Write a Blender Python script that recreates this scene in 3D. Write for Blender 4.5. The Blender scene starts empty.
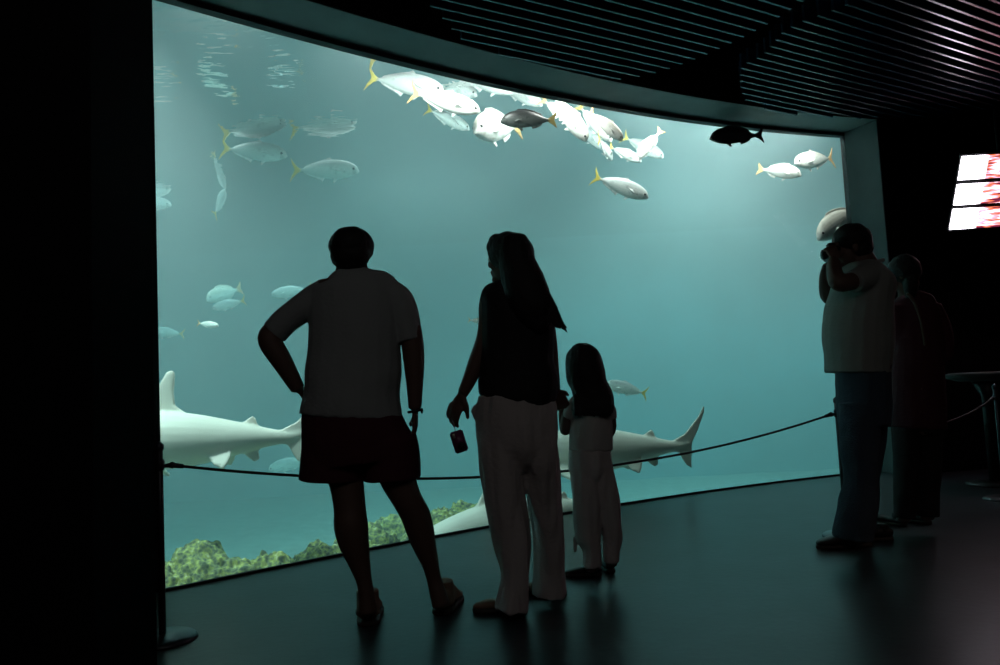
import bpy, bmesh, math, random
import numpy as np
from mathutils import Vector, Matrix, noise

sc = bpy.context.scene
COL = sc.collection
random.seed(4)

# ------------------------------------------------------------------ camera
F_PX, CAM_H = 763.0, 1.0
PITCH, ROLL = math.radians(4.0), math.atan(.05)
FWD = Vector((0, math.cos(PITCH), math.sin(PITCH)))
_R0 = Vector((1, 0, 0)); _U0 = _R0.cross(FWD)
CUP = (_U0 * math.cos(ROLL) + _R0 * math.sin(ROLL)).normalized()
CRT = (_R0 * math.cos(ROLL) - _U0 * math.sin(ROLL)).normalized()
CAM = Vector((0, 0, CAM_H))
cd = bpy.data.cameras.new('camera'); co = bpy.data.objects.new('camera', cd); COL.objects.link(co)
cd.sensor_width = 36; cd.sensor_fit = 'HORIZONTAL'; cd.lens = F_PX * 36 / 1000; cd.clip_start = .05
m = Matrix((CRT, CUP, -FWD)).transposed().to_4x4(); m.translation = CAM
co.matrix_world = m
sc.camera = co

# ------------------------------------------------------------------ colour management, world
sc.view_settings.view_transform = 'Standard'; sc.view_settings.look = 'None'
sc.view_settings.exposure = 0.0; sc.view_settings.gamma = 1; sc.view_settings.use_curve_mapping = False
w = bpy.data.worlds.new('world'); sc.world = w; w.use_nodes = True
w.node_tree.nodes['Background'].inputs[0].default_value = (.0, .0, .0, 1)
w.node_tree.nodes['Background'].inputs[1].default_value = 0
sc.cycles.use_denoising = True
sc.cycles.max_bounces = 10; sc.cycles.diffuse_bounces = 4; sc.cycles.glossy_bounces = 4
sc.cycles.volume_bounces = 1; sc.cycles.transparent_max_bounces = 24
sc.cycles.transmission_bounces = 6
sc.cycles.sample_clamp_indirect = 8
sc.cycles.caustics_reflective = False; sc.cycles.caustics_refractive = False

# ------------------------------------------------------------------ lights
SURF_Z = 3.76
def area(name, loc, size, power, col, aim=None, spread=180):
    l = bpy.data.lights.new(name, 'AREA'); l.shape = 'RECTANGLE'; l.size, l.size_y = size
    l.energy = power; l.color = col; l.spread = math.radians(spread)
    o = bpy.data.objects.new(name, l); COL.objects.link(o); o.location = loc
    d = (Vector(aim) - Vector(loc)) if aim else Vector((0, 0, -1))
    o.rotation_euler = d.to_track_quat('-Z', 'Y').to_euler()
    return o
WC = (1.0, .95, .91)
# floodlights on the catwalk above the water
GC = (-.055, .70, 5.638)   # plan of the curved window: Y = a X^2 + b X + c
def tank_lamps():
    for X, off, pw in ((-2.6, .9, 430), (-1.2, .9, 400), (.1, .8, 330), (1.5, .8, 330), (3.0, .9, 310)):
        sl = 2 * GC[0] * X + GC[1]; L = math.hypot(1, sl); nx, ny = -sl / L, 1 / L
        y = GC[0] * X * X + GC[1] * X + GC[2]
        area('tank_and_fill_light', (X + nx * off, y + ny * off, 4.75), (.9, .35), pw, WC, (X + nx * (off + 1.1), y + ny * (off + 1.1), 1.2))
    area('tank_and_fill_light', (-1.75, 4.75, 4.6), (.5, .3), 260, WC, (-1.5, 5.35, .8), 55)  # extra narrow lamp added only to brighten the left shark
    # unseen underwater fill added inside the header to whiten the fish sides
    for X, pw in ((-1.5, 9), (-.7, 12), (.0, 16), (.8, 17), (1.6, 18), (2.5, 18), (3.2, 18)):
        sl = 2 * GC[0] * X + GC[1]; L = math.hypot(1, sl); nx, ny = -sl / L, 1 / L
        y = GC[0] * X * X + GC[1] * X + GC[2]; off = .2
        area('tank_and_fill_light', (X + nx * off, y + ny * off, 3.58), (.5, .14), pw, WC, (X + nx * 3.2, y + ny * 3.2, 1.4))
    for x, y, pw in ((-4.5, 8.5, 130), (-1.6, 7.3, 110), (-1.0, 10.0, 180), (3.0, 11.5, 210), (7.0, 11.0, 210)):  # broad lamps over the water; the second is added to brighten the left jacks
        area('tank_and_fill_light', (x, y, 5.2), (2.2, 1.6), pw, WC)
tank_lamps()
# weak fill added behind the camera for room ambience; unseen warm lamp added at right
area('room_fill_light', (.2, -.6, 3.9), (4.4, 2.6), 13.0, (1, .96, .93), (0.2, 1.4, 1.2))
area('warm_right_fill', (4.6, 2.0, 3.2), (.5, .5), 2.0, (1, .62, .48), (3.2, 2.6, 0), 60)

# ------------------------------------------------------------------ helpers
def ray(px, py): return FWD + CRT * ((px - 500) / F_PX) + CUP * ((332.5 - py) / F_PX)
def S(px, py, y):
    r = ray(px, py); return CAM + r * (y / r.y)
def atz(px, py, z):
    r = ray(px, py); return CAM + r * ((z - CAM_H) / r.z)

def mat(name, col, rough=.6, metal=0, spec=None, noise_s=0, noise_a=.0, bump=0, bump_s=40, coat=0, sheen=0):
    m = bpy.data.materials.new(name); m.use_nodes = True
    nt = m.node_tree; b = nt.nodes['Principled BSDF']
    b.inputs['Base Color'].default_value = (*col, 1); b.inputs['Roughness'].default_value = rough
    b.inputs['Metallic'].default_value = metal
    if spec is not None: b.inputs['Specular IOR Level'].default_value = spec
    if coat: b.inputs['Coat Weight'].default_value = coat
    if sheen: b.inputs['Sheen Weight'].default_value = sheen
    tc = nt.nodes.new('ShaderNodeTexCoord')
    if noise_s:
        n = nt.nodes.new('ShaderNodeTexNoise'); n.inputs['Scale'].default_value = noise_s; n.inputs['Detail'].default_value = 5
        nt.links.new(tc.outputs['Object'], n.inputs['Vector'])
        r = nt.nodes.new('ShaderNodeValToRGB')
        r.color_ramp.elements[0].position = .3; r.color_ramp.elements[1].position = .7
        r.color_ramp.elements[0].color = (*[c * (1 - noise_a) for c in col], 1)
        r.color_ramp.elements[1].color = (*[min(1, c * (1 + noise_a)) for c in col], 1)
        nt.links.new(n.outputs['Fac'], r.inputs['Fac']); nt.links.new(r.outputs['Color'], b.inputs['Base Color'])
    if bump:
        n = nt.nodes.new('ShaderNodeTexNoise'); n.inputs['Scale'].default_value = bump_s; n.inputs['Detail'].default_value = 6
        nt.links.new(tc.outputs['Object'], n.inputs['Vector'])
        bp = nt.nodes.new('ShaderNodeBump'); bp.inputs['Strength'].default_value = bump; bp.inputs['Distance'].default_value = .02
        nt.links.new(n.outputs['Fac'], bp.inputs['Height']); nt.links.new(bp.outputs['Normal'], b.inputs['Normal'])
    return m

def link_bm(name, bm, m, parent=None, smooth=True, recalc=True):
    if recalc: bmesh.ops.recalc_face_normals(bm, faces=bm.faces)
    me = bpy.data.meshes.new(name); bm.to_mesh(me); bm.free()
    if smooth: me.polygons.foreach_set('use_smooth', [True] * len(me.polygons))
    if m: me.materials.append(m)
    o = bpy.data.objects.new(name, me); COL.objects.link(o)
    if parent: o.parent = parent
    return o
def tag(o, label, cat, group=None):
    o['label'] = label; o['category'] = cat
    if group: o['group'] = group
    return o
def thing(name, label, cat, loc=(0, 0, 0), group=None):
    o = bpy.data.objects.new(name, None); COL.objects.link(o); o.location = loc
    o.empty_display_size = .1
    return tag(o, label, cat, group)
def struct(o): o['kind'] = 'structure'; return o
def rebase(o, loc):
    """give a mesh built in world coordinates its own origin at loc"""
    loc = Vector(loc); o.data.transform(Matrix.Translation(-loc)); o.location = loc; return o

def add_box(bm, x0, x1, y0, y1, z0, z1):
    r = bmesh.ops.create_cube(bm, size=1)
    for v in r['verts']:
        v.co = Vector(((x0 + x1) / 2 + v.co.x * (x1 - x0), (y0 + y1) / 2 + v.co.y * (y1 - y0), (z0 + z1) / 2 + v.co.z * (z1 - z0)))
    return r['verts']
def add_prism(bm, pts, z0, z1):
    lo = [bm.verts.new((p[0], p[1], z0)) for p in pts]; hi = [bm.verts.new((p[0], p[1], z1)) for p in pts]
    n = len(pts); bm.faces.new(lo[::-1]); bm.faces.new(hi)
    for i in range(n): bm.faces.new((lo[i], lo[(i + 1) % n], hi[(i + 1) % n], hi[i]))
def add_ell(bm, c, ax, r, seg=16):
    """ellipsoid; ax = three axes, r = three radii"""
    q = bmesh.ops.create_uvsphere(bm, u_segments=seg, v_segments=max(6, seg * 3 // 4), radius=1)
    for v in q['verts']:
        p = v.co.copy(); v.co = Vector(c) + ax[0] * (p.x * r[0]) + ax[1] * (p.y * r[1]) + ax[2] * (p.z * r[2])
def catmull(st, n):
    st = [np.array(s, float) for s in st]; out = []
    for i in range(len(st) - 1):
        p0 = st[i - 1] if i else 2 * st[0] - st[1]; p1, p2 = st[i], st[i + 1]
        p3 = st[i + 2] if i + 2 < len(st) else 2 * st[-1] - st[-2]
        for k in range(n):
            t = k / n
            out.append(.5 * ((2 * p1) + (-p0 + p2) * t + (2 * p0 - 5 * p1 + 4 * p2 - p3) * t * t + (-p0 + 3 * p1 - 3 * p2 + p3) * t ** 3))
    out.append(st[-1]); return out
def add_loft(bm, st, seg=18, sub=3, view=Vector((0, 1, 0)), cap=.6, superell=2.0):
    """st = (x,y,z, half_side, half_depth); the side axis is square to the path and to view"""
    q = catmull(st, sub) if sub > 1 else [np.array(s, float) for s in st]
    rings = []; last = None
    for i, s in enumerate(q):
        a = Vector(q[max(0, i - 1)][:3]); b = Vector(q[min(len(q) - 1, i + 1)][:3]); t = (b - a)
        if t.length < 1e-9: t = Vector((0, 0, 1))
        t.normalize(); sd = t.cross(view)
        if sd.length < .25: sd = last.copy() if last else Vector((1, 0, 0))
        sd = (sd - t * sd.dot(t)).normalized()
        if last and sd.dot(last) < 0: sd = -sd
        last = sd; dp = sd.cross(t).normalized(); c = Vector(s[:3]); ring = []
        for k in range(seg):
            an = 2 * math.pi * k / seg; ca, sa = math.cos(an), math.sin(an)
            e = 2 / superell
            ring.append(bm.verts.new(c + sd * (max(s[3], 1e-4) * math.copysign(abs(ca) ** e, ca)) + dp * (max(s[4], 1e-4) * math.copysign(abs(sa) ** e, sa))))
        rings.append((ring, c, t, min(s[3], s[4])))
    for (r0, *_), (r1, *_) in zip(rings, rings[1:]):
        for k in range(seg): bm.faces.new((r0[k], r0[(k + 1) % seg], r1[(k + 1) % seg], r1[k]))
    for (r, c, t, mr), sg in ((rings[0], -1), (rings[-1], 1)):
        v = bm.verts.new(c + t * (sg * mr * cap))
        for k in range(seg):
            f = (r[k], r[(k + 1) % seg], v); bm.faces.new(f)
def add_tube(bm, pts, rad, seg=10, sub=1, cap=.8):
    rr = rad if isinstance(rad, (list, tuple)) else [rad] * len(pts)
    add_loft(bm, [(*p, r, r) for p, r in zip(pts, rr)], seg, sub, cap=cap)
def remeshed(bm, voxel, smooth=4, fac=.5):
    """one continuous surface out of overlapping closed pieces -> new bmesh"""
    bmesh.ops.recalc_face_normals(bm, faces=bm.faces)
    me = bpy.data.meshes.new('tmp'); bm.to_mesh(me); bm.free()
    o = bpy.data.objects.new('tmp', me); COL.objects.link(o)
    md = o.modifiers.new('r', 'REMESH'); md.mode = 'VOXEL'; md.voxel_size = voxel
    if smooth:
        s = o.modifiers.new('s', 'SMOOTH'); s.factor = fac; s.iterations = smooth
    dg = bpy.context.evaluated_depsgraph_get(); dg.update()
    ev = o.evaluated_get(dg); me2 = bpy.data.meshes.new_from_object(ev)
    out = bmesh.new(); out.from_mesh(me2)
    bpy.data.objects.remove(o); bpy.data.meshes.remove(me); bpy.data.meshes.remove(me2)
    return out
def wrinkle(bm, amp, s=9, stretch=(1, 1, 1)):
    bm.normal_update()
    for v in bm.verts:
        p = Vector((v.co.x * s * stretch[0], v.co.y * s * stretch[1], v.co.z * s * stretch[2]))
        v.co += v.normal * (amp * (noise.noise(p) + .5 * noise.noise(p * 2.3)))

# ------------------------------------------------------------------ plan of the window
def glassY(X): return GC[0] * X * X + GC[1] * X + GC[2]
XL, ZO, ZT = atz(158, 592, 0).x, 3.30, 3.33
XR = atz(845, 136, ZO).x
def glass_pts(off, n=40, x0=XL, x1=XR):
    out = []
    for i in range(n + 1):
        X = x0 + (x1 - x0) * i / n; s = 2 * GC[0] * X + GC[1]; L = math.hypot(1, s)
        out.append((X - off * s / L, glassY(X) + off / L))
    return out
opx = [(315, 0), (400, 30), (474, 50), (525, 63), (640, 84), (740, 105), (877, 120)]
op = [atz(*q, ZT) for q in opx]
oc = np.polyfit([p.x for p in op], [p.y for p in op], 2)
OXR = op[-1].x
def outer_pts(n=40, x0=-2.35, x1=None):
    x1 = OXR if x1 is None else x1
    return [(x0 + (x1 - x0) * i / n, float(np.polyval(oc, x0 + (x1 - x0) * i / n))) for i in range(n + 1)]

# ------------------------------------------------------------------ materials
M = {}
M['floor'] = mat('dark polished floor', (.030, .036, .042), .33, noise_s=3, noise_a=.25, bump=.05, bump_s=25, spec=.33)
M['black'] = mat('black wall paint', (.006, .006, .007), .8, spec=.1)
M['reveal'] = mat('grey green reveal paint', (.30, .37, .36), .55, noise_s=4, noise_a=.1)
M['frame'] = mat('black rubber frame', (.006, .006, .007), .6)
M['slat'] = mat('dark blue lacquered slat', (.02, .05, .085), .24, spec=.6)
M['metal'] = mat('dark steel', (.10, .10, .11), .35, metal=.8)
M['rope'] = mat('dark braided rope', (.05, .035, .035), .7, bump=.3, bump_s=300)
M['skin'] = mat('skin', (.15, .085, .065), .6)
M['hair'] = mat('black hair', (.008, .007, .007), .65, bump=.3, bump_s=150)
M['eye'] = mat('eye', (.5, .48, .45), .2)
M['grey_tee'] = mat('light grey cotton', (.36, .39, .39), .85, bump=.2, bump_s=60)
M['maroon'] = mat('dark maroon cotton', (.08, .014, .025), .85, bump=.2, bump_s=60)
M['black_cloth'] = mat('black jersey', (.012, .011, .013), .8)
M['linen'] = mat('pale linen', (.55, .50, .49), .85, bump=.25, bump_s=50)
M['white_cloth'] = mat('off white cotton', (.52, .49, .47), .85, bump=.2, bump_s=60)
M['polo'] = mat('pale grey polo', (.34, .36, .33), .85, bump=.2, bump_s=60)
M['jeans'] = mat('dark blue denim', (.05, .075, .11), .85, bump=.3, bump_s=120)
M['shoe_tan'] = mat('brown suede', (.26, .16, .11), .8)
M['shoe_dark'] = mat('black leather', (.02, .018, .018), .5)
M['sole'] = mat('dark rubber sole', (.05, .04, .035), .7)
M['purple'] = mat('purple plastic', (.20, .05, .14), .3)
M['camblack'] = mat('black plastic', (.012, .012, .013), .4)
M['lens'] = mat('lens glass', (.02, .02, .03), .08)
M['shark'] = mat('pale shark skin', (.88, .83, .72), .55, noise_s=3, noise_a=.06)

def fish_mat(name, back, belly, tail, tail_x=-.36, fins=None, zsplit=(.03, .09)):
    m = bpy.data.materials.new(name); m.use_nodes = True; nt = m.node_tree; b = nt.nodes['Principled BSDF']
    b.inputs['Roughness'].default_value = .38; b.inputs['Metallic'].default_value = .0
    tc = nt.nodes.new('ShaderNodeTexCoord'); sp = nt.nodes.new('ShaderNodeSeparateXYZ'); nt.links.new(tc.outputs['Object'], sp.inputs[0])
    def mr(sock, a, c):
        n = nt.nodes.new('ShaderNodeMapRange'); n.inputs[1].default_value = a; n.inputs[2].default_value = c
        nt.links.new(sock, n.inputs[0]); return n.outputs[0]
    def mx(f, a, c):
        n = nt.nodes.new('ShaderNodeMix'); n.data_type = 'RGBA'; nt.links.new(f, n.inputs[0])
        for s, i in ((a, 6), (c, 7)):
            if isinstance(s, tuple): n.inputs[i].default_value = (*s, 1)
            else: nt.links.new(s, n.inputs[i])
        return n.outputs[2]
    c = mx(mr(sp.outputs['Z'], *zsplit), belly, back)
    nz = nt.nodes.new('ShaderNodeTexNoise'); nz.inputs['Scale'].default_value = 14; nt.links.new(tc.outputs['Object'], nz.inputs[0])
    c = mx(mr(nz.outputs['Fac'], .55, .75), c, tuple(x * .75 for x in back))
    c = mx(mr(sp.outputs['X'], tail_x + .03, tail_x - .02), c, tail)
    nt.links.new(c, b.inputs['Base Color']); return m
M['jack'] = fish_mat('silver jack', (.60, .63, .62), (.82, .83, .80), (.80, .62, .08))
M['bream'] = fish_mat('pale bream', (.80, .76, .66), (.85, .83, .78), (.85, .50, .18))
M['dark'] = fish_mat('dark bream', (.012, .011, .011), (.07, .075, .07), (.50, .38, .12))  # dark colour also stands in for backlit shade on this fish
M['darkd'] = fish_mat('dark bream grey tail', (.012, .011, .011), (.07, .075, .07), (.05, .04, .035))  # same backlit shade put into the colour, with a dark tail

# ------------------------------------------------------------------ room shell
def prism_obj(name, pts, z0, z1, m, smooth=False):
    bm = bmesh.new(); add_prism(bm, pts, z0, z1); return struct(link_bm(name, bm, m, smooth=smooth))
g0 = glass_pts(0); ou = outer_pts()
CZ = 3.95
prism_obj('floor', [(-2.6, -2.3), (7.3, -2.3), (7.3, 7.6), (XR + .03, glassY(XR)+.02)] + [p for p in glass_pts(.02)[::-1]] + [(-2.6, 4.0)], -.2, 0, M['floor'])
prism_obj('ceiling', [(-2.6, -2.3), (7.3, -2.3), (7.3, 8.2), (-2.6, 8.2)], CZ, CZ + .15, M['black'])
prism_obj('wall_back', [(-2.6, -2.3), (7.3, -2.3), (7.3, -2.1), (-2.6, -2.1)], 0, CZ, M['black'])
prism_obj('wall_right', [(7.1, -2.1), (7.3, -2.1), (7.3, 8), (7.1, 8)], 0, CZ, M['black'])
prism_obj('wall_left', [(-2.6, -2.1), (-2.36, -2.1), (-2.33, 2.6), (XL, glassY(XL) - .01), (XL, glassY(XL) + .06), (-2.6, glassY(-2.6) + .1)], 0, CZ, M['black'])
# right jamb block (its face towards the glass is the lit reveal) and the dark wall beyond it
jo = op[-1]
prism_obj('wall_front', [(XR, glassY(XR)), (jo.x, jo.y), (7.1, jo.y + .55), (7.1, 7.6), (XR + .05, glassY(XR) + .06)], 0, CZ, M['black'])
# reveal lining: header soffit and jamb lining
bm = bmesh.new(); add_prism(bm, ou + [(XR, glassY(XR))] + g0[::-1][1:], ZT, ZT + .68)
struct(link_bm('wall_header', bm, M['reveal'], smooth=False))
bm = bmesh.new()
a = Vector((XR, glassY(XR), 0)); b = Vector((jo.x, jo.y, 0)); n = (b - a).cross(Vector((0, 0, 1))).normalized()
if n.x > 0: n = -n
add_prism(bm, [a, b, b + n * .012, a + n * .012], 0, ZT)
struct(link_bm('trim_jamb', bm, M['reveal'], smooth=False))
# black board added over the header's room side, where there is only shade
bm = bmesh.new()
oi = outer_pts(); of = [(x, y - .02) for x, y in oi]
add_prism(bm, of + oi[::-1], ZT + .004, CZ)
struct(link_bm('trim_header_shade', bm, M['black'], smooth=False))

# near pillar on the left, its edge leaning a little
bm = bmesh.new()
yf, yb = 2.25, 2.6
def edge(py, y): return S(149 + .012 * py, py, y)
pts = []
for z in (0, CZ):
    # x of the edge line at height z on the plane Y = yb
    best = min((abs(edge(py, yb).z - z), py) for py in np.linspace(-1200, 1400, 2601)); x = edge(best[1], yb).x
    pts.append([bm.verts.new(c) for c in ((x, yb, z), (x - .02, yf, z), (-2.37, yf, z), (-2.37, yb, z))])
lo, hi = pts
bm.faces.new(lo); bm.faces.new(hi[::-1])
for k in range(4): bm.faces.new((lo[k], lo[(k + 1) % 4], hi[(k + 1) % 4], hi[k]))
struct(link_bm('wall_left_pillar', bm, M['black'], smooth=False))

# window frame (black gasket) + glass
bm = bmesh.new()
def ribbon(bm, z0, z1, o0, o1, x0=XL, x1=XR): add_prism(bm, glass_pts(o0, x0=x0, x1=x1) + glass_pts(o1, x0=x0, x1=x1)[::-1], z0, z1)
ribbon(bm, 0, .014, -.025, .0); ribbon(bm, ZO, ZT, .0, .07)
ribbon(bm, 0, ZT, .0, .07, XR - .004, XR + .05); ribbon(bm, 0, ZT, .0, .07, XL - .03, XL + .004)
fr = link_bm('window_1', bm, M['frame'], smooth=False); struct(fr)
gm = bpy.data.materials.new('clear acrylic'); gm.use_nodes = True; nt = gm.node_tree; nt.nodes.clear()
out = nt.nodes.new('ShaderNodeOutputMaterial'); mix = nt.nodes.new('ShaderNodeMixShader'); fz = nt.nodes.new('ShaderNodeFresnel')
fz.inputs[0].default_value = 1.2
tr = nt.nodes.new('ShaderNodeBsdfTransparent'); tr.inputs[0].default_value = (.96, .99, .98, 1)
gl = nt.nodes.new('ShaderNodeBsdfGlossy'); gl.inputs['Roughness'].default_value = .03
nt.links.new(fz.outputs[0], mix.inputs[0]); nt.links.new(tr.outputs[0], mix.inputs[1]); nt.links.new(gl.outputs[0], mix.inputs[2])
nt.links.new(mix.outputs[0], out.inputs[0])
bm = bmesh.new(); ribbon(bm, .001, ZO + .02, .012, .045, XL + .006, XR - .006)
gp = link_bm('window_pane', bm, gm, fr, smooth=False)

# ------------------------------------------------------------------ tank
tk = [(-8, 3.4), (-8, 14.5), (9.5, 14.5), (9.5, 10.2)]
prism_obj('wall_tank_back', [(-8.2, 14.35), (9.6, 14.35), (9.6, 14.7), (-8.2, 14.7)], -1.0, 4.4, mat('blue tank paint', (.10, .30, .36), .8, noise_s=.8, noise_a=.2))
prism_obj('wall_tank_left', [(-8.2, 1.2), (-7.85, 1.2), (-7.85, 14.5), (-8.2, 14.5)], -1.0, 4.4, bpy.data.materials['blue tank paint'])
prism_obj('wall_tank_right', [(9.35, 8.0), (9.6, 8.0), (9.6, 14.5), (9.35, 14.5)], -1.0, 4.4, bpy.data.materials['blue tank paint'])
# front of the tank on both sides of the window, behind the room's walls
prism_obj('wall_tank_front', [(-8.2, 1.2), (-2.6, glassY(-2.6) - .05), (XL, glassY(XL) + .07), (XL - .04, glassY(XL) + .14), (-2.6, glassY(-2.6) + .12), (-8.2, 1.45)], -1.0, 4.4, M['black'])
prism_obj('wall_tank_front_right', [(XR + .02, glassY(XR) + .1), (9.6, 8.1), (9.6, 8.3), (XR + .10, glassY(XR) + .22)], -1.0, 4.4, M['black'])
prism_obj('wall_tank_front_upper', [(x, y) for x, y in glass_pts(.0)] + [(x, y) for x, y in glass_pts(.1)[::-1]], CZ, 4.4, M['black'])
# sand bottom
bm = bmesh.new(); bmesh.ops.create_grid(bm, x_segments=90, y_segments=70, size=1)
for v in bm.verts:
    v.co.x = .7 + v.co.x * 8.6; v.co.y = 8 + v.co.y * 6.5
    v.co.z = -.85 + .05 * noise.noise(v.co * .7) + .02 * noise.noise(v.co * 2.7)
struct(link_bm('floor_tank', bm, mat('pale sand', (.30, .34, .31), .9, noise_s=6, noise_a=.2, bump=.4, bump_s=18)))
# water: one body, surface mirrors from below
wm = bpy.data.materials.new('tank water'); wm.use_nodes = True; nt = wm.node_tree; nt.nodes.clear()
out = nt.nodes.new('ShaderNodeOutputMaterial')
tr = nt.nodes.new('ShaderNodeBsdfTransparent'); gl = nt.nodes.new('ShaderNodeBsdfGlossy'); gl.inputs['Roughness'].default_value = .02
fz = nt.nodes.new('ShaderNodeFresnel'); fz.inputs[0].default_value = 1.33
geo = nt.nodes.new('ShaderNodeNewGeometry'); sp = nt.nodes.new('ShaderNodeSeparateXYZ'); nt.links.new(geo.outputs['True Normal'], sp.inputs[0])
ab = nt.nodes.new('ShaderNodeMath'); ab.operation = 'ABSOLUTE'; nt.links.new(sp.outputs['Z'], ab.inputs[0])
gt = nt.nodes.new('ShaderNodeMath'); gt.operation = 'GREATER_THAN'; gt.inputs[1].default_value = .5; nt.links.new(ab.outputs[0], gt.inputs[0])
mu = nt.nodes.new('ShaderNodeMath'); mu.operation = 'MULTIPLY'; nt.links.new(gt.outputs[0], mu.inputs[0]); nt.links.new(fz.outputs[0], mu.inputs[1])
tc = nt.nodes.new('ShaderNodeTexCoord'); mp = nt.nodes.new('ShaderNodeMapping'); mp.inputs['Scale'].default_value = (1, 1.6, 1)
nt.links.new(tc.outputs['Object'], mp.inputs[0])
nz = nt.nodes.new('ShaderNodeTexNoise'); nz.inputs['Scale'].default_value = 1.6; nz.inputs['Detail'].default_value = 3; nt.links.new(mp.outputs[0], nz.inputs['Vector'])
bp = nt.nodes.new('ShaderNodeBump'); bp.inputs['Strength'].default_value = .25; bp.inputs['Distance'].default_value = .06
nt.links.new(nz.outputs['Fac'], bp.inputs['Height']); nt.links.new(bp.outputs[0], gl.inputs['Normal'])
mix = nt.nodes.new('ShaderNodeMixShader')
nt.links.new(mu.outputs[0], mix.inputs[0]); nt.links.new(tr.outputs[0], mix.inputs[1]); nt.links.new(gl.outputs[0], mix.inputs[2])
nt.links.new(mix.outputs[0], out.inputs['Surface'])
vs = nt.nodes.new('ShaderNodeVolumeScatter'); va = nt.nodes.new('ShaderNodeVolumeAbsorption'); ad = nt.nodes.new('ShaderNodeAddShader')
vs.inputs['Color'].default_value = (.80, .98, 1.0, 1); vs.inputs['Density'].default_value = .10; vs.inputs['Anisotropy'].default_value = .0
va.inputs['Color'].default_value = (.0, .76, .80, 1); va.inputs['Density'].default_value = .17
nt.links.new(vs.outputs[0], ad.inputs[0]); nt.links.new(va.outputs[0], ad.inputs[1]); nt.links.new(ad.outputs[0], out.inputs['Volume'])
bm = bmesh.new()
gpn = glass_pts(.075, n=40)
add_prism(bm, gpn + [(XR + .12, glassY(XR) + .26), (9.45, 8.25), (9.45, 14.5), (-8.0, 14.5), (-8.0, 1.6), (-2.6, glassY(-2.6) + .16)], -.96, SURF_Z)
wo = link_bm('tank_water', bm, wm, smooth=False); wo['kind'] = 'stuff'
tag(wo, 'hazy teal sea water filling the tank behind the window', 'water')

# ------------------------------------------------------------------ reef rocks
rm = bpy.data.materials.new('algae covered rock'); rm.use_nodes = True; nt = rm.node_tree; b = nt.nodes['Principled BSDF']; b.inputs['Roughness'].default_value = .9
tc = nt.nodes.new('ShaderNodeTexCoord'); vo = nt.nodes.new('ShaderNodeTexVoronoi'); vo.inputs['Scale'].default_value = 34; nt.links.new(tc.outputs['Object'], vo.inputs[0])
nz = nt.nodes.new('ShaderNodeTexNoise'); nz.inputs['Scale'].default_value = 17; nz.inputs['Detail'].default_value = 8; nt.links.new(tc.outputs['Object'], nz.inputs[0])
cr = nt.nodes.new('ShaderNodeValToRGB'); e = cr.color_ramp.elements
e[0].position = .34; e[0].color = (.06, .08, .05, 1); e[1].position = .60; e[1].color = (.45, .48, .12, 1)
x = e.new(.47); x.color = (.20, .23, .12, 1); x = e.new(.70); x.color = (.70, .70, .45, 1)
mm = nt.nodes.new('ShaderNodeMix'); mm.data_type = 'FLOAT'; mm.inputs[0].default_value = .35
nt.links.new(nz.outputs['Fac'], mm.inputs[2]); nt.links.new(vo.outputs['Distance'], mm.inputs[3]); nt.links.new(mm.outputs[0], cr.inputs[0]); nt.links.new(cr.outputs[0], b.inputs['Base Color'])
M['rock'] = rm
def rock(px, py_top, y, rx, ry, seed, label):
    top = S(px, py_top, y); zt = top.z; base = -.9; h = zt - base
    bm = bmesh.new(); bmesh.ops.create_icosphere(bm, subdivisions=6, radius=1)
    off = Vector((seed * 3.1, seed * 1.7, seed))
    for v in bm.verts:
        p = v.co.copy(); n_ = p.normalized()
        d = 1 + .22 * noise.noise(p * 1.6 + off) + .10 * noise.noise(p * 4 + off)
        vd = noise.voronoi(p * 4.5 + off)[0]; d += .12 * (.5 - vd[0]) + .06 * noise.noise(p * 11 + off) + .07 * (.5 - noise.voronoi(p * 13 + off)[0][0])
        v.co = Vector((n_.x * rx * d, n_.y * ry * d, n_.z * d * h * .5))
    zmax = max(v.co.z for v in bm.verts)
    for v in bm.verts: v.co.z *= (h / 2) / zmax
    o = link_bm('reef_rock', bm, M['rock']); o.location = (top.x, y, base + h / 2)
    return tag(o, label, 'rock', 'algae covered reef rocks on the tank bottom')
for k, (px, py, y, rx, ry, lb) in enumerate([
    (150, 556, 5.0, .36, .30, 'mossy reef rock at the left end of the tank, behind the rope post'),
    (208, 538, 5.3, .38, .34, 'tallest rounded green reef rock at the left of the tank'),
    (262, 550, 5.4, .30, .28, 'lower green reef rock right of the tallest rounded one'),
    (312, 541, 5.75, .36, .30, 'reef rock with pale green tufts left of the man in shorts'),
    (352, 535, 6.0, .30, .28, 'reef rock seen just left of the man\'s left leg'),
    (396, 513, 7.0, .38, .30, 'tall mossy reef rock seen between the legs of the man in shorts'),
    (372, 522, 6.4, .30, .24, 'low mossy reef rock at the foot of the one between the man\'s legs'),
    (438, 506, 6.7, .34, .28, 'reef rock just right of the man\'s right leg'),
    (466, 499, 7.0, .32, .28, 'farthest right reef rock, behind the low shark'),
    (500, 502, 7.4, .34, .3, 'reef rock behind the woman\'s legs and the low shark')]):
    rock(px, py, y, rx, ry, k + 1, lb)

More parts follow.
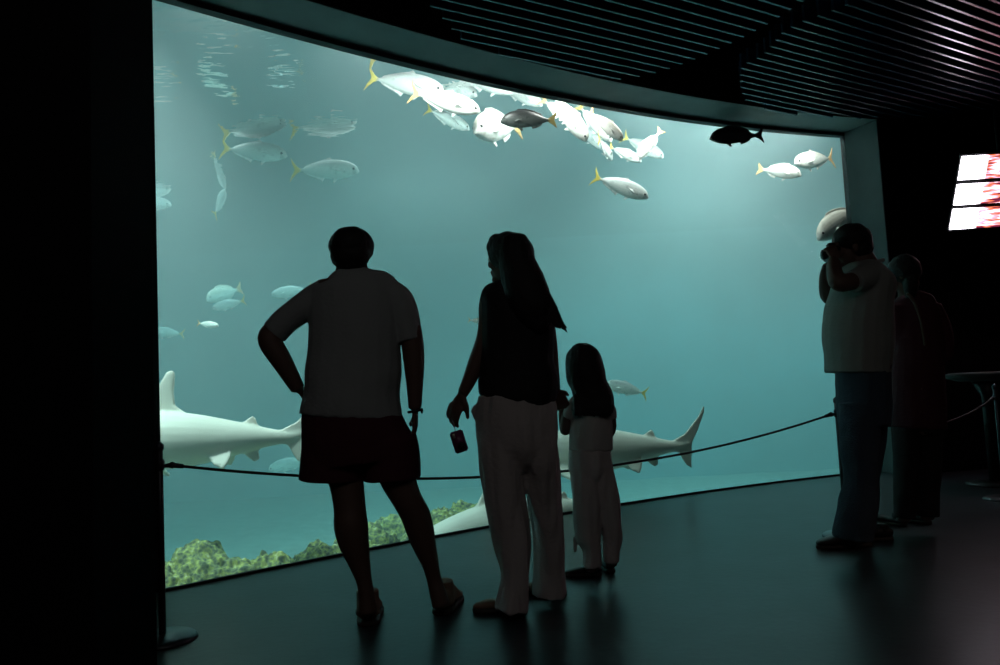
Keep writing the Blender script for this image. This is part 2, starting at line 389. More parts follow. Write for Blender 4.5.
# ------------------------------------------------------------------ fish
def add_fin(bm, pts, t, mtx=Matrix.Identity(4)):
    """flat tapering fin from an outline in (x, z); t = half thickness"""
    f = [bm.verts.new(mtx @ Vector((x, t, z))) for x, z in pts]; b_ = [bm.verts.new(mtx @ Vector((x, -t, z))) for x, z in pts]
    bm.faces.new(f); bm.faces.new(b_[::-1]); n = len(pts)
    for i in range(n): bm.faces.new((f[i], b_[i], b_[(i + 1) % n], f[(i + 1) % n]))
def fish_body(prof, tail, fins, pect, DEEP=1.0):
    prof = [(x, t * DEEP, b_ * DEEP, wd) for x, t, b_, wd in prof]; fins = [[(x, z * DEEP) for x, z in f] for f in fins]
    bm = bmesh.new()
    # prof rows: x, top, bottom, halfwidth
    add_loft(bm, [(x, 0, (t + b_) / 2, (t - b_) / 2, wd) for x, t, b_, wd in prof], 20, 3, view=Vector((0, 1, 0)), cap=.4)
    add_fin(bm, tail, .007)
    for f in fins: add_fin(bm, f, .006)
    for s in (-1, 1):
        mt = Matrix.Translation((pect[0], s * pect[1], pect[2])) @ Matrix.Rotation(s * math.radians(35), 4, 'X') @ Matrix.Rotation(s * math.radians(-28), 4, 'Z')
        add_fin(bm, [(0, .015), (-.06, .012), (-.15, -.03), (-.10, -.035), (-.02, -.025), (0, -.012)], .0065, mt)
    return remeshed(bm, .0062, 2, .4)
PROF = dict(
 jack=dict(prof=[(.49, .004, -.012, .008), (.46, .035, -.04, .030), (.40, .085, -.065, .05), (.30, .120, -.090, .064), (.18, .135, -.105, .070), (.05, .130, -.100, .066), (-.10, .100, -.078, .052), (-.23, .055, -.045, .032), (-.32, .022, -.020, .016), (-.37, .014, -.014, .010)],
   tail=[(-.34, .016), (-.40, .05), (-.46, .12), (-.50, .185), (-.475, .09), (-.435, .015), (-.435, -.015), (-.475, -.09), (-.50, -.18), (-.46, -.12), (-.40, -.05), (-.34, -.016)],
   fins=[[(.12, .12), (.06, .165), (.02, .145), (-.05, .128), (-.2, .085), (-.3, .045), (-.3, .03), (.05, .10)], [(.0, -.09), (-.03, -.14), (-.07, -.115), (-.2, -.075), (-.3, -.042), (-.3, -.02), (0, -.07)], [(.2, -.09), (.14, -.15), (.12, -.145), (.13, -.09)]],
   pect=(.24, .055, -.02), DEEP=1.18),
 bream=dict(prof=[(.49, -.02, -.035, .010), (.46, .03, -.06, .035), (.39, .11, -.095, .060), (.28, .170, -.12, .075), (.14, .185, -.13, .08), (.0, .165, -.12, .072), (-.14, .115, -.09, .056), (-.25, .06, -.055, .035), (-.33, .032, -.03, .02), (-.38, .028, -.026, .014)],
   tail=[(-.34, .03), (-.42, .08), (-.5, .155), (-.485, .08), (-.455, 0), (-.485, -.08), (-.5, -.15), (-.42, -.08), (-.34, -.03)],
   fins=[[(.24, .17), (.18, .215), (.05, .215), (-.1, .175), (-.22, .12), (-.26, .06), (.1, .14)], [(-.04, -.10), (-.07, -.155), (-.16, -.13), (-.24, -.085), (-.24, -.05), (-.04, -.08)], [(.2, -.12), (.12, -.19), (.09, -.17), (.12, -.11)]],
   pect=(.24, .065, -.03)))
fish_mesh = {}
for k, p in PROF.items():
    bm = fish_body(**p); me = bpy.data.meshes.new(k + '_body'); bm.to_mesh(me); bm.free()
    me.polygons.foreach_set('use_smooth', [True] * len(me.polygons)); fish_mesh[k] = me
bm = bmesh.new(); bmesh.ops.create_uvsphere(bm, u_segments=12, v_segments=8, radius=.018)
eye_me = bpy.data.meshes.new('fish_eye'); bm.to_mesh(eye_me); bm.free(); eye_me.materials.append(M['camblack'])
def fish(kind, matname, head, tail, y, label, y2=None, group='fish swimming in the tank', roll=0):
    """head, tail = where the snout and the tail end stand; y = distance"""
    key = kind + matname
    if key not in fish_mesh:
        me = fish_mesh[kind].copy(); me.materials.append(M[matname]); fish_mesh[key] = me
    h = S(*head, y); t = S(*tail, y2 if y2 else y); ax = (h - t); L = ax.length; ax.normalize()
    up = Vector((0, 0, 1)); sy = up.cross(ax).normalized(); up = ax.cross(sy)
    R = Matrix((ax, sy, up)).transposed().to_4x4() @ Matrix.Rotation(math.radians(roll), 4, 'X')
    nm = {'jack': 'silver_jack', 'bream': 'sea_bream'}[kind]
    o = bpy.data.objects.new(nm, fish_mesh[key]); COL.objects.link(o)
    o.matrix_world = Matrix.Translation((h + t) / 2) @ R @ Matrix.Scale(L, 4)
    tag(o, label, 'fish', group)
    ez = .03 if kind == 'jack' else .045
    for s in (-1, 1):
        e = bpy.data.objects.new('eye', eye_me); COL.objects.link(e); e.parent = o; e.location = (.415, s * .043, ez - .012)
    return o
SCH = 'school of fish near the top of the window'
fish('jack', 'jack', (288, 156), (220, 148), 8.0, 'silver fish with yellow tail under its own mirror image, above the left man\'s shoulder', group='yellow tailed jacks')
fish('jack', 'jack', (360, 171), (290, 170), 8.4, 'silver fish with yellow tail above and left of the man\'s head', group='yellow tailed jacks')
fish('jack', 'jack', (172, 205), (124, 203), 10.1, 'pale fish half cut off by the dark pillar at left', group='yellow tailed jacks')
fish('jack', 'jack', (226, 190), (214, 216), 9.9, 'faint fish swimming towards the window, left of centre', 9.6, group='yellow tailed jacks')
fish('bream', 'bream', (206, 300), (242, 288), 9.5, 'large faint round fish far off above the left shark', 10.0, group='distant fish in the haze')
fish('jack', 'jack', (212, 309), (246, 300), 9.0, 'small faint fish below the large round one', group='distant fish in the haze')
fish('jack', 'jack', (271, 295), (312, 289), 9.6, 'faint fish just left of the man\'s raised elbow', group='distant fish in the haze')
fish('jack', 'jack', (150, 332), (185, 334), 10.5, 'very faint fish beside the dark pillar, above the shark fin', group='distant fish in the haze')
fish('jack', 'jack', (604, 384), (648, 394), 7.6, 'greenish fish just right of the little girl\'s hair', group='distant fish in the haze')
fish('jack', 'bream', (219, 326), (197, 323), 6.3, 'tiny bright sliver of a fish above the left shark', group='small bright fish')
fish('jack', 'bream', (486, 322), (468, 320), 6.4, 'tiny bright orange fish beside the woman\'s shoulder', group='small bright fish')
fish('jack', 'jack', (445, 92), (366, 77), 6.35, 'bright fish with bold yellow crescent tail at the left end of the school', group=SCH)
fish('jack', 'jack', (418, 62), (352, 62), 6.5, 'fish with only its yellow tail tip showing below the window top', group=SCH)
fish('jack', 'bream', (481, 112), (409, 92), 6.2, 'largest white fish of the school, head to the right', 6.1, group=SCH)
fish('jack', 'jack', (520, 92), (450, 72), 6.8, 'fish high in the school above the largest white fish', group=SCH)
fish('jack', 'jack', (478, 96), (420, 76), 6.9, 'fish half hidden behind the largest white one', group=SCH)
fish('jack', 'jack', (543, 106), (497, 84), 7.1, 'fish behind the dark fish\'s head, up against the window top', group=SCH)
fish('jack', 'jack', (470, 130), (425, 108), 7.4, 'hazy fish below and behind the largest white one', 7.2, group=SCH)
fish('bream', 'bream', (474, 131), (520, 126), 6.3, 'round white fish left of the dark fish with a yellow tail', 7.0, group=SCH)
fish('bream', 'dark', (500, 121), (557, 120), 6.25, 'dark fish with a yellow tail, head to the left', group='dark fish')
fish('bream', 'darkd', (709, 138), (764, 135), 6.9, 'dark fish with a dark tail near the top right of the window', group='dark fish')
fish('jack', 'bream', (587, 142), (550, 92), 6.6, 'white fish diving down right, just right of the yellow tail', group=SCH)
fish('jack', 'bream', (583, 128), (540, 98), 6.9, 'white fish behind the diving one', group=SCH)
fish('jack', 'jack', (612, 142), (577, 104), 7.1, 'white fish diving in the middle of the right cluster', group=SCH)
fish('jack', 'bream', (623, 141), (588, 110), 6.6, 'spotted white fish at the centre of the right cluster', group=SCH)
fish('jack', 'jack', (612, 160), (598, 138), 7.4, 'small greenish fish diving below the right cluster', 7.0, group=SCH)
fish('jack', 'jack', (642, 162), (608, 146), 7.3, 'pale hazy fish at the lower right of the cluster', group=SCH)
fish('bream', 'bream', (637, 160), (662, 129), 7.3, 'white fish with an orange tipped tail pointing up right', 7.2, group=SCH)
fish('jack', 'jack', (514, 103), (458, 84), 7.7, 'greyish fish in the back row of the school, left of the dark fish', 7.4, group=SCH)
fish('jack', 'jack', (604, 150), (572, 118), 7.8, 'dim fish in the back row between the two white divers', group=SCH)
fish('jack', 'jack', (664, 158), (622, 136), 7.9, 'dim fish in the back row behind the orange tipped tail', group=SCH)
fish('jack', 'jack', (437, 112), (384, 86), 7.8, 'dim fish in the back row, below the yellow crescent tail', group=SCH)
fish('jack', 'jack', (649, 198), (592, 176), 7.0, 'lone silver fish with yellow tail below the school', group='yellow tailed jacks')
fish('bream', 'bream', (802, 175), (757, 169), 7.7, 'pale fish with yellow tail at left, nose under another one', 7.9, group='pale fish pair at the right')
fish('jack', 'bream', (794, 163), (834, 158), 7.9, 'pale fish with its yellow tail to the right, nose over another one', 8.2, group='pale fish pair at the right')
fish('bream', 'bream', (817, 239), (864, 207), 7.6, 'white bream by the right edge, above the man with a camera', 7.9, group='pale fish pair at the right')
fish('jack', 'jack', (268, 470), (312, 459), 9.2, 'hazy fish behind the left shark\'s tail', group='distant fish in the haze')

# ------------------------------------------------------------------ sharks
def shark_mesh():
    bm = bmesh.new()
    pr = [(.50, .0, -.012, .012), (.47, .022, -.03, .035), (.40, .05, -.05, .06), (.30, .080, -.072, .08), (.18, .102, -.092, .092), (.08, .110, -.100, .095), (-.04, .098, -.09, .085), (-.16, .072, -.065, .062), (-.26, .047, -.040, .04), (-.33, .030, -.026, .024), (-.38, .024, -.018, .014), (-.43, .03, -.0, .008)]
    add_loft(bm, [(x, 0, (t + b_) / 2, (t - b_) / 2, wd) for x, t, b_, wd in pr], 24, 3, cap=.4)
    add_fin(bm, [(-.33, .024), (-.40, .055), (-.47, .13), (-.505, .19), (-.50, .15), (-.465, .07), (-.435, .015), (-.43, -.03), (-.425, -.10), (-.40, -.085), (-.37, -.03), (-.345, -.022)], .006)
    add_fin(bm, [(.16, .095), (.10, .17), (.055, .25), (.035, .258), (.025, .245), (.03, .18), (.025, .13), (-.02, .095), (-.02, .08), (.12, .08)], .010)
    add_fin(bm, [(-.20, .056), (-.245, .085), (-.255, .075), (-.265, .045), (-.28, .03), (-.21, .03)], .006)
    add_fin(bm, [(-.21, -.052), (-.25, -.085), (-.27, -.075), (-.265, -.045), (-.28, -.03), (-.22, -.03)], .006)
    for s in (-1, 1):
        mt = Matrix.Translation((.22, s * .07, -.05)) @ Matrix.Rotation(s * math.radians(62), 4, 'X')
        add_fin(bm, [(.03, .02), (-.02, -.07), (-.09, -.17), (-.125, -.20), (-.115, -.15), (-.09, -.07), (-.075, .02)], .008, mt)
        mt = Matrix.Translation((-.10, s * .05, -.045)) @ Matrix.Rotation(s * math.radians(30), 4, 'X')
        add_fin(bm, [(.02, .02), (-.02, -.045), (-.055, -.065), (-.07, -.04), (-.08, .0), (-.06, .02)], .006, mt)
    bm = remeshed(bm, .0058, 3, .4)
    me = bpy.data.meshes.new('shark_body'); bm.to_mesh(me); bm.free(); me.materials.append(M['shark'])
    me.polygons.foreach_set('use_smooth', [True] * len(me.polygons)); return me
shark_me = shark_mesh()
def shark(h, t, label):
    ax = (h - t); L = ax.length; ax.normalize(); up = Vector((0, 0, 1)); sy = up.cross(ax).normalized(); up = ax.cross(sy)
    o = bpy.data.objects.new('shark', shark_me); COL.objects.link(o)
    o.matrix_world = Matrix.Translation((h + t) / 2) @ Matrix((ax, sy, up)).transposed().to_4x4() @ Matrix.Scale(L, 4)
    for s in (-1, 1):
        e = bpy.data.objects.new('eye', eye_me); COL.objects.link(e); e.parent = o; e.location = (.40, s * .055, .01); e.scale = (.6, .6, .6)
    return tag(o, label, 'shark', 'pale sharks cruising low in the tank')
shark(S(31, 447, 5.15), S(324, 436, 5.5), 'big pale shark swimming left at the window\'s left end, its head behind the dark pillar')
shark(S(489, 457, 6.75), S(706, 445, 7.0), 'pale shark swimming left behind the woman and the little girl')
shark(S(398, 553, 5.85), S(618, 497, 6.5), 'pale shark low by the glass, only its back and fin showing beside the woman\'s trousers')

# ------------------------------------------------------------------ slatted ceiling panels
ZS = 3.2
vp = ray(1800, 385.5 - .05 * 1300); SD = Vector((vp.x, vp.y, 0)).normalized(); SN = Vector((-SD.y, SD.x, 0))
def slat_panel(poly_px, label, pitch=.098):
    P = [atz(*q, ZS) for q in poly_px]
    uv = [(p.dot(SD), p.dot(SN)) for p in P]
    root = thing('slatted_ceiling_panel', label, 'ceiling panel', (sum(p.x for p in P) / len(P), sum(p.y for p in P) / len(P), ZS), 'slatted ceiling panels')
    k0, k1 = math.ceil(min(v for _, v in uv) / pitch), math.floor(max(v for _, v in uv) / pitch)
    spans = []
    for k in range(k0, k1 + 1):
        v = k * pitch; xs = []
        for (u0, v0), (u1, v1) in zip(uv, uv[1:] + uv[:1]):
            if (v0 - v) * (v1 - v) < 0: xs.append(u0 + (u1 - u0) * (v - v0) / (v1 - v0))
        xs.sort()
        if len(xs) < 2 or xs[-1] - xs[0] < .15: continue
        a, b_ = xs[0], xs[-1]; spans.append((a, b_, v))
        bm = bmesh.new(); vs_ = add_box(bm, a, b_, v - .0105, v + .0105, ZS, ZS + .11)
        bmesh.ops.bevel(bm, geom=bm.edges[:], offset=.003, segments=1, affect='EDGES')
        for q in bm.verts: q.co = SD * q.co.x + SN * q.co.y + Vector((0, 0, q.co.z)) - root.location
        link_bm('slat', bm, M['slat'], root, smooth=False)
    # carrier rails above the slats and drop rods to the ceiling
    a = max(s[0] for s in spans[2:-2]); b_ = min(s[1] for s in spans[2:-2]); a, b_ = min(a, b_), max(a, b_)
    v0, v1 = spans[0][2], spans[-1][2]
    for fq in (.35, .65):
        u = a + (b_ - a) * fq
        bm = bmesh.new(); add_box(bm, u - .02, u + .02, v0, v1, ZS + .11, ZS + .14)
        for v in (v0 + .3, v1 - .3): add_box(bm, u - .008, u + .008, v - .008, v + .008, ZS + .14, CZ)
        for q in bm.verts: q.co = SD * q.co.x + SN * q.co.y + Vector((0, 0, q.co.z)) - root.location
        link_bm('rail', bm, M['camblack'], root, smooth=False)
    return root
slat_panel([(425, 2), (440, 15), (452, 29), (459, 38), (476, 46), (525, 64), (606, 82), (643, 76), (664, 71), (704, 56), (739, 40), (770, 23), (800, 4), (840, -30), (760, -90), (420, -90), (395, -30)], 'slatted ceiling panel with teal lit slat edges, nearer the middle of the window')
slat_panel([(741, 66), (740, 80), (743, 98), (757, 107), (790, 115), (850, 119), (930, 118), (1010, 113), (1120, 100), (1160, -20), (1040, -60), (880, -10), (832, 11), (804, 21), (784, 31), (762, 56)], 'slatted ceiling panel at the right, catching warm glints from the lit displays', .086)

# ------------------------------------------------------------------ rope barrier
def stanchion(px, py, y, h, label):
    b_ = S(px, py, y); x = b_.x
    t = thing('rope_post', label, 'rope post', (x, y, 0), 'rope barrier posts')
    bm = bmesh.new(); add_tube(bm, [(0, 0, 0), (0, 0, .008), (0, 0, .02), (0, 0, .028)], [.14, .14, .125, .03], 40, 1, cap=.0); link_bm('base', bm, M['metal'], t)
    bm = bmesh.new(); add_tube(bm, [(0, 0, .02), (0, 0, h - .03)], .0145, 16); link_bm('post', bm, M['metal'], t)
    bm = bmesh.new(); add_tube(bm, [(0, 0, h - .12), (0, 0, h - .11), (0, 0, h - .08), (0, 0, h - .07)], [.016, .021, .021, .016], 16)
    add_tube(bm, [(0, 0, h - .03), (0, 0, h - .01), (0, 0, h)], [.019, .019, .01], 16); link_bm('cap', bm, M['metal'], t)
    return Vector((x, y, h - .10))
pa = stanchion(160.5, 520, 3.30, .83, 'slim metal rope post against the dark pillar at the left')
pb = stanchion(839.5, 440, 4.64, .83, 'slim metal rope post just left of the photographing man\'s legs')
pc = stanchion(996, 400, 5.60, .83, 'slim metal rope post at the right edge, before the dark wall')
def rope(a, b_, sag, label):
    d = (b_ - a).normalized(); a2, b2 = a + d * .05, b_ - d * .05
    pts = []
    for i in range(41):
        t = i / 40; p = a2.lerp(b2, t); p.z -= sag * 4 * t * (1 - t); pts.append(p)
    bm = bmesh.new(); add_tube(bm, pts, .0065, 10)
    o = tag(rebase(link_bm('barrier_rope', bm, M['rope']), a), label, 'rope', 'barrier ropes')
    for p, q, n in ((a, pts[0], pts[1]), (b_, pts[-1], pts[-2])):
        bm = bmesh.new(); e = (n - q).normalized(); u = (q - p).normalized()
        add_tube(bm, [p + u * .018 - a, q - a, q + e * .045 - a], [.008, .012, .010], 10)
        add_ell(bm, q - a, (Vector((1, 0, 0)), Vector((0, 1, 0)), Vector((0, 0, 1))), (.015, .015, .015), 12)
        link_bm('hook', bm, M['metal'], o)
rope(pa, pb, .185, 'dark barrier rope running across the whole window behind the family')
rope(pb, pc, .14, 'barrier rope rising to the post at the right edge')

# ------------------------------------------------------------------ people
X3, Y3, Z3 = Vector((1, 0, 0)), Vector((0, 1, 0)), Vector((0, 0, 1))
class Person:
    def __init__(s, label, y, foot):
        s.y = y; s.root = thing('person', label, 'person', foot, 'visitors at the window'); s.bm = bmesh.new()
    def st(s, rows):
        """rows: px, py, half width px, dy, half depth in m"""
        out = []
        for r in rows:
            px, py, w_ = r[:3]; dy = r[3] if len(r) > 3 else 0; y = s.y + dy
            k = y / F_PX; dp = r[4] if len(r) > 4 else w_ * k
            p = S(px, py, y); out.append((p.x, p.y, p.z, w_ * k, dp))
        return out
    def limb(s, rows, bm=None, sub=4, seg=20, cap=.6, se=2.0): add_loft(s.bm if bm is None else bm, s.st(rows), seg, sub, cap=cap, superell=se)
    def P(s, px, py, dy=0): return S(px, py, s.y + dy)
    def add(s, name, bm, m, voxel=.007, smooth=5, wr=0, ws=9, stretch=(1, 1, 1)):
        if voxel: bm = remeshed(bm, voxel, smooth)
        if wr: wrinkle(bm, wr, ws, stretch)
        o = link_bm(name, bm, m); o.data.transform(Matrix.Translation(-s.root.location)); o.parent = s.root; return o
    def head(s, c, f, h, up=Z3):
        f = Vector(f).normalized(); sd = f.cross(up).normalized(); u = sd.cross(f).normalized(); A = (sd, f, u); b = s.bm
        def E(a, fw, up_, r): add_ell(b, c + sd * (a * h) + f * (fw * h) + u * (up_ * h), A, [q * h for q in r], 20)
        E(0, -.03, .13, (.325, .41, .36)); E(0, .10, -.16, (.25, .27, .31)); E(0, .30, -.40, (.12, .10, .085))
        E(0, .33, .10, (.20, .07, .05)); E(0, .42, -.06, (.05, .075, .09)); E(0, .40, .0, (.03, .05, .10))
        E(0, .375, -.235, (.11, .045, .03)); E(0, .37, -.285, (.10, .045, .03))
        for q in (-1, 1):
            E(q * .325, -.01, -.06, (.035, .08, .13)); E(q * .17, .27, -.12, (.09, .08, .09))
            bm = bmesh.new(); add_ell(bm, c + sd * (q * .14 * h) + f * (.335 * h) + u * (.02 * h), A, [.055 * h] * 3, 12)
            s.add('eye', bm, M['eye'], 0)
    def hand(s, w_, d, n, L=.18, side=1, curl=.5, spread=1):
        """w_ wrist, d towards the fingers, n palm normal, side = where the thumb is"""
        d = Vector(d).normalized(); n = Vector(n); n = (n - d * n.dot(d)).normalized(); t = d.cross(n).normalized(); b = s.bm
        k = L / .18
        for j in range(5):
            u = j / 4; add_ell(b, w_ + d * ((.012 + .065 * u) * k), (t, d, n), ((.024 + .014 * u) * k, .026 * k, .0135 * k), 12)
        for j, (o, ln) in enumerate(((.031, .070), (.0105, .080), (-.0105, .074), (-.031, .058))):
            p = w_ + d * (.085 * k) + t * (o * side * k); a = 0; pts = [p - d * (.02 * k), p]; di = d
            for q, sl in enumerate((.42, .32, .26)):
                a += curl * (.45 + .35 * q + .05 * j)
                di = (d * math.cos(a) + n * math.sin(a) + t * (o * side * 1.6 * spread)).normalized(); p = p + di * (ln * sl * k); pts.append(p)
            add_tube(b, pts, [.0095 * k, .0095 * k, .009 * k, .0085 * k, .0075 * k], 10, 2)
        p = w_ + d * (.03 * k) + t * (side * .024 * k); d1 = (d * .65 + t * side * .75 + n * .25).normalized(); d2 = (d * .9 + t * side * .3 + n * .35 * (1 + curl)).normalized()
        add_tube(b, [p - d1 * .01 * k, p + d1 * .028 * k, p + d1 * .028 * k + d2 * .026 * k, p + d1 * .028 * k + d2 * .05 * k], [.013 * k, .012 * k, .0105 * k, .009 * k], 10, 2)
    def finish(s, voxel=.006, m=None): return s.add('body', s.bm, m or M['skin'], voxel, 4)
    def shoe(s, heel, toe_dir, L, m, sole_m, hi=.085, name='shoe', wsc=1.0, collar=.036):
        """heel = ground point under the heel"""
        h = Vector((heel.x, heel.y, 0)); d = Vector((toe_dir[0], toe_dir[1], 0)).normalized(); k = L / .28
        W = [(0.0, .022), (.02, .033), (.07, .037), (.13, .036), (.19, .046), (.235, .044), (.265, .032), (.28, .014)]
        Hh = [hi * .8, hi, hi * 1.05, hi * .95, .062, .05, .042, .032]
        bm = bmesh.new(); st = []
        for (l, w_), z in zip(W, Hh): st.append((*(h + d * (l * k) + Z3 * ((z * k + .02) / 2)), w_ * k * wsc, (z * k - .02) / 2 + .004))
        add_loft(bm, st, 20, 3, view=Z3, cap=.4, superell=2.5)
        sd_ = d.cross(Z3); add_tube(bm, [h + d * (.055 * k) + Z3 * (.04), h + d * (.05 * k) + Z3 * (hi * k + .025)], [collar * k, collar * .95 * k], 16, 1, cap=.1)
        for j in range(3):   # lace ridges
            c = h + d * ((.12 + .028 * j) * k) + Z3 * ((hi * (.98 - .13 * j)) * k)
            add_tube(bm, [c - sd_ * .018 * k, c + Z3 * .004, c + sd_ * .018 * k], .0035, 6)
        o = s.add(name, bm, m, .005, 3)
        bm = bmesh.new(); st = [(*(h + d * (l * k) + Z3 * .0125), (w_ + .004) * k * wsc, .0125) for l, w_ in W]
        add_loft(bm, st, 20, 3, view=Z3, cap=.4, superell=4); q = s.add('sole', bm, sole_m, 0)
        q.parent = o
        return o

# ---- man in shorts
hl, hr = atz(369, 627, 0), atz(443, 616, 0)
p = Person('man in light tee and dark shorts seen from behind, hand on hip', 3.33, ((hl.x + hr.x) / 2, 3.3, 0))
p.head(p.P(351.5, 251.5), (0.05, 1, .0), .215)
p.limb([(352, 258, 15, 0, .06), (352, 268, 16, 0, .062), (352, 280, 20, 0, .07)])
p.limb([(353, 280, 36, 0, .08), (353, 300, 42, 0, .11), (353, 350, 42, 0, .125), (352, 400, 44, 0, .135), (353, 430, 44, 0, .13), (356, 455, 44, 0, .12)], cap=.3)
p.limb([(320, 294, 12), (292, 313, 11.5), (274, 331, 11.3), (270, 341, 11.8, -.02), (283, 363, 10.2, -.01), (298, 389, 7.2, .02)])
p.limb([(394, 295, 12), (407, 320, 11.8), (412, 341, 11.5), (414, 362, 10.6), (414.8, 388, 8.2), (415, 408, 6.6)])
p.hand(p.P(298, 388, .02), (.42, .55, -.72), (.9, -.1, .4), side=-1, curl=.35)
p.hand(p.P(415, 407), (-.05, .1, -1), (-1, 0, .1), side=1, curl=.35)
p.limb([(335, 440, 24, 0, .095), (342, 465, 20, 0, .085), (346.5, 483, 17, -.01), (349.8, 508, 15.8, -.02), (351, 526, 16.8, -.03), (354.3, 544, 14.8, -.03), (359.3, 562, 11, -.03), (364, 580, 8, -.03), (366, 592, 7.8, -.03), (368, 612, 9, -.03, .04)])
p.limb([(383, 440, 24, 0, .095), (393, 465, 20, 0, .085), (400, 484, 17), (408, 501, 14.6), (415.5, 515, 14.6, .02), (419, 526, 14.2, .03), (424, 544, 12, .04), (429.8, 562, 8.8, .05), (433.5, 577, 7.4, .06), (437, 590, 8, .06), (441, 605, 9, .06, .04)])
p.finish()
bm = bmesh.new()
p.limb([(352, 270, 17, 0, .065), (352.5, 274.5, 25, 0, .08), (353.5, 280, 38, 0, .095), (354, 286, 44, 0, .11), (354, 296, 46, 0, .12), (354.5, 315, 46.5, 0, .13), (355, 332, 46.5, 0, .135), (354.5, 350, 46.5, 0, .14), (353, 372, 48.5, 0, .15), (352, 392, 47.5, 0, .155), (351, 408, 50.5, 0, .155), (350.5, 416, 52, 0, .155)], bm, cap=.12)
p.limb([(326, 293, 15), (306, 305, 15), (288, 319, 14.2), (274, 333, 13.4)], bm, cap=.1)
p.limb([(386, 292, 15), (399, 303, 15.5), (405, 320, 14.6), (409.5, 341, 13.6)], bm, cap=.1)
p.add('t_shirt', bm, M['grey_tee'], .007, 4, .006, 6, (1, 1, .8))
bm = bmesh.new()
p.limb([(352, 410, 49, 0, .15), (352, 420, 50.5, 0, .155), (355, 438, 54, 0, .16), (359, 454, 57, 0, .155), (360, 462, 56, 0, .15)], bm, cap=.1)
p.limb([(334, 440, 30, 0, .13), (332.5, 460, 31.5, 0, .13), (331.7, 480, 31.8, 0, .13)], bm, cap=.08)
p.limb([(387, 440, 30, 0, .13), (391.5, 460, 28.5, 0, .13), (392.7, 479, 27.8, 0, .13)], bm, cap=.08)
p.add('shorts', bm, M['maroon'], .007, 4, .005, 7)
bm = bmesh.new(); c = p.P(351.5, 246.5, -.012)
add_ell(bm, c, (X3, Y3, Z3), (.0985, .108, .088), 24); add_ell(bm, c + Vector((0, -.035, -.04)), (X3, Y3, Z3), (.088, .07, .075), 20)
p.add('hair', bm, M['hair'], .006, 2, .003, 40)
bm = bmesh.new(); c = p.P(415, 411); add_tube(bm, [c + Vector((.028 * math.cos(a), .024 * math.sin(a), .004 * math.cos(a))) for a in np.linspace(0, 2 * math.pi, 17)], .006, 8)
add_ell(bm, c + Vector((.030, 0, 0)), (X3, Y3, Z3), (.006, .013, .013), 12)
p.add('wristwatch', bm, M['camblack'], 0)
p.shoe(Vector((hl.x - .003, hl.y, 0)), (-.14, 1), .285, M['shoe_tan'], M['sole'], .115, wsc=1.25, collar=.05)
p.shoe(Vector((hr.x - .006, hr.y, 0)), (.12, 1), .285, M['shoe_tan'], M['sole'], .115, wsc=1.25, collar=.05)

# ---- woman
fl = atz(500, 612, 0)
p = Person('woman with long dark hair in black top and wide pale trousers', 3.42, (fl.x + .06, 3.42, 0))
p.head(p.P(508.2, 258.5), (-.86, .50, -.02), .222)
p.limb([(515, 268, 11, 0, .05), (515, 280, 11.5, 0, .052), (516, 292, 15, 0, .06)])
p.limb([(515, 287, 24, 0, .065), (515.3, 299, 29, 0, .09), (518, 330, 33, 0, .10), (517, 360, 31, 0, .10), (517, 390, 36, 0, .115), (517, 420, 38, 0, .125), (517, 440, 36, 0, .12)], cap=.3)
p.limb([(493, 296, 12), (488.5, 306, 10), (487.5, 322, 9.2), (484.5, 340, 8.8), (477, 361, 8.6), (469.5, 380, 7.2), (463, 393, 5.8)])
p.limb([(539, 300, 9), (545.5, 322, 9), (549, 345, 8.5, .05), (551, 366, 8, .09), (554, 384, 6.2, .14), (555, 391, 5.6, .16)])
p.hand(p.P(463.5, 392), (-.48, .05, -.86), (.5, .8, -.3), L=.19, side=1, curl=.4, spread=.5)
p.hand(p.P(555, 390, .16), (.35, .35, -.7), (-.3, .8, .3), L=.155, side=1, curl=.5)
p.limb([(500, 440, 18, 0), (504, 490, 15, -.02), (509, 530, 13, -.04), (515, 580, 8, -.05), (508, 603, 8, -.06)])
p.limb([(534, 440, 18, 0), (541, 490, 14, .05), (548, 530, 11, .09), (551, 575, 8, .13), (549, 588, 8, .13)])
p.finish()
bm = bmesh.new()
p.limb([(514, 280.5, 14, 0, .055), (514, 284, 25.5, 0, .075), (514.2, 290.5, 32, 0, .09), (515, 300, 35.5, 0, .105), (517, 315, 37, 0, .112), (518, 335, 37.5, 0, .115), (517, 352, 37, 0, .115), (517, 366, 38, 0, .12), (518.5, 380, 40.5, 0, .13), (517.5, 392, 39.5, 0, .135), (516, 401, 38, 0, .13)], bm, cap=.1)
p.limb([(503, 290, 9), (494, 294.5, 12), (490.5, 302, 11.3), (489, 312, 10)], bm, cap=.1); p.limb([(533, 293, 12), (540, 300, 11.4), (544.5, 313, 10.6)], bm, cap=.1)
p.add('black_top', bm, M['black_cloth'], .007, 4, .005, 7)
bm = bmesh.new()
p.limb([(515.5, 396, 38, 0, .125), (515.5, 408, 40.5, 0, .135), (516.5, 425, 41, 0, .145), (518, 442, 40.5, 0, .14), (518.5, 452, 38, 0, .128), (519, 462, 33, 0, .105), (519.5, 472, 24, 0, .07)], bm, cap=.1)
p.limb([(499.5, 435, 22, 0, .12), (501, 455, 23, -.01, .12), (503, 475, 21.5, -.02, .11), (506.5, 504, 19.5, -.03, .10), (512, 538, 17.3, -.04, .095), (515, 570, 14.5, -.05, .09), (513.5, 592, 15.5, -.06, .10), (511.5, 611, 17, -.07, .11)], bm, cap=.05)
p.limb([(537, 435, 20, 0, .12), (538.5, 455, 20, .01, .12), (541, 475, 18.5, .03, .11), (545.5, 504, 17, .06, .10), (549.7, 538, 14.7, .10, .095), (550.3, 570, 16, .13, .095), (550, 594, 17, .14, .10)], bm, cap=.05)
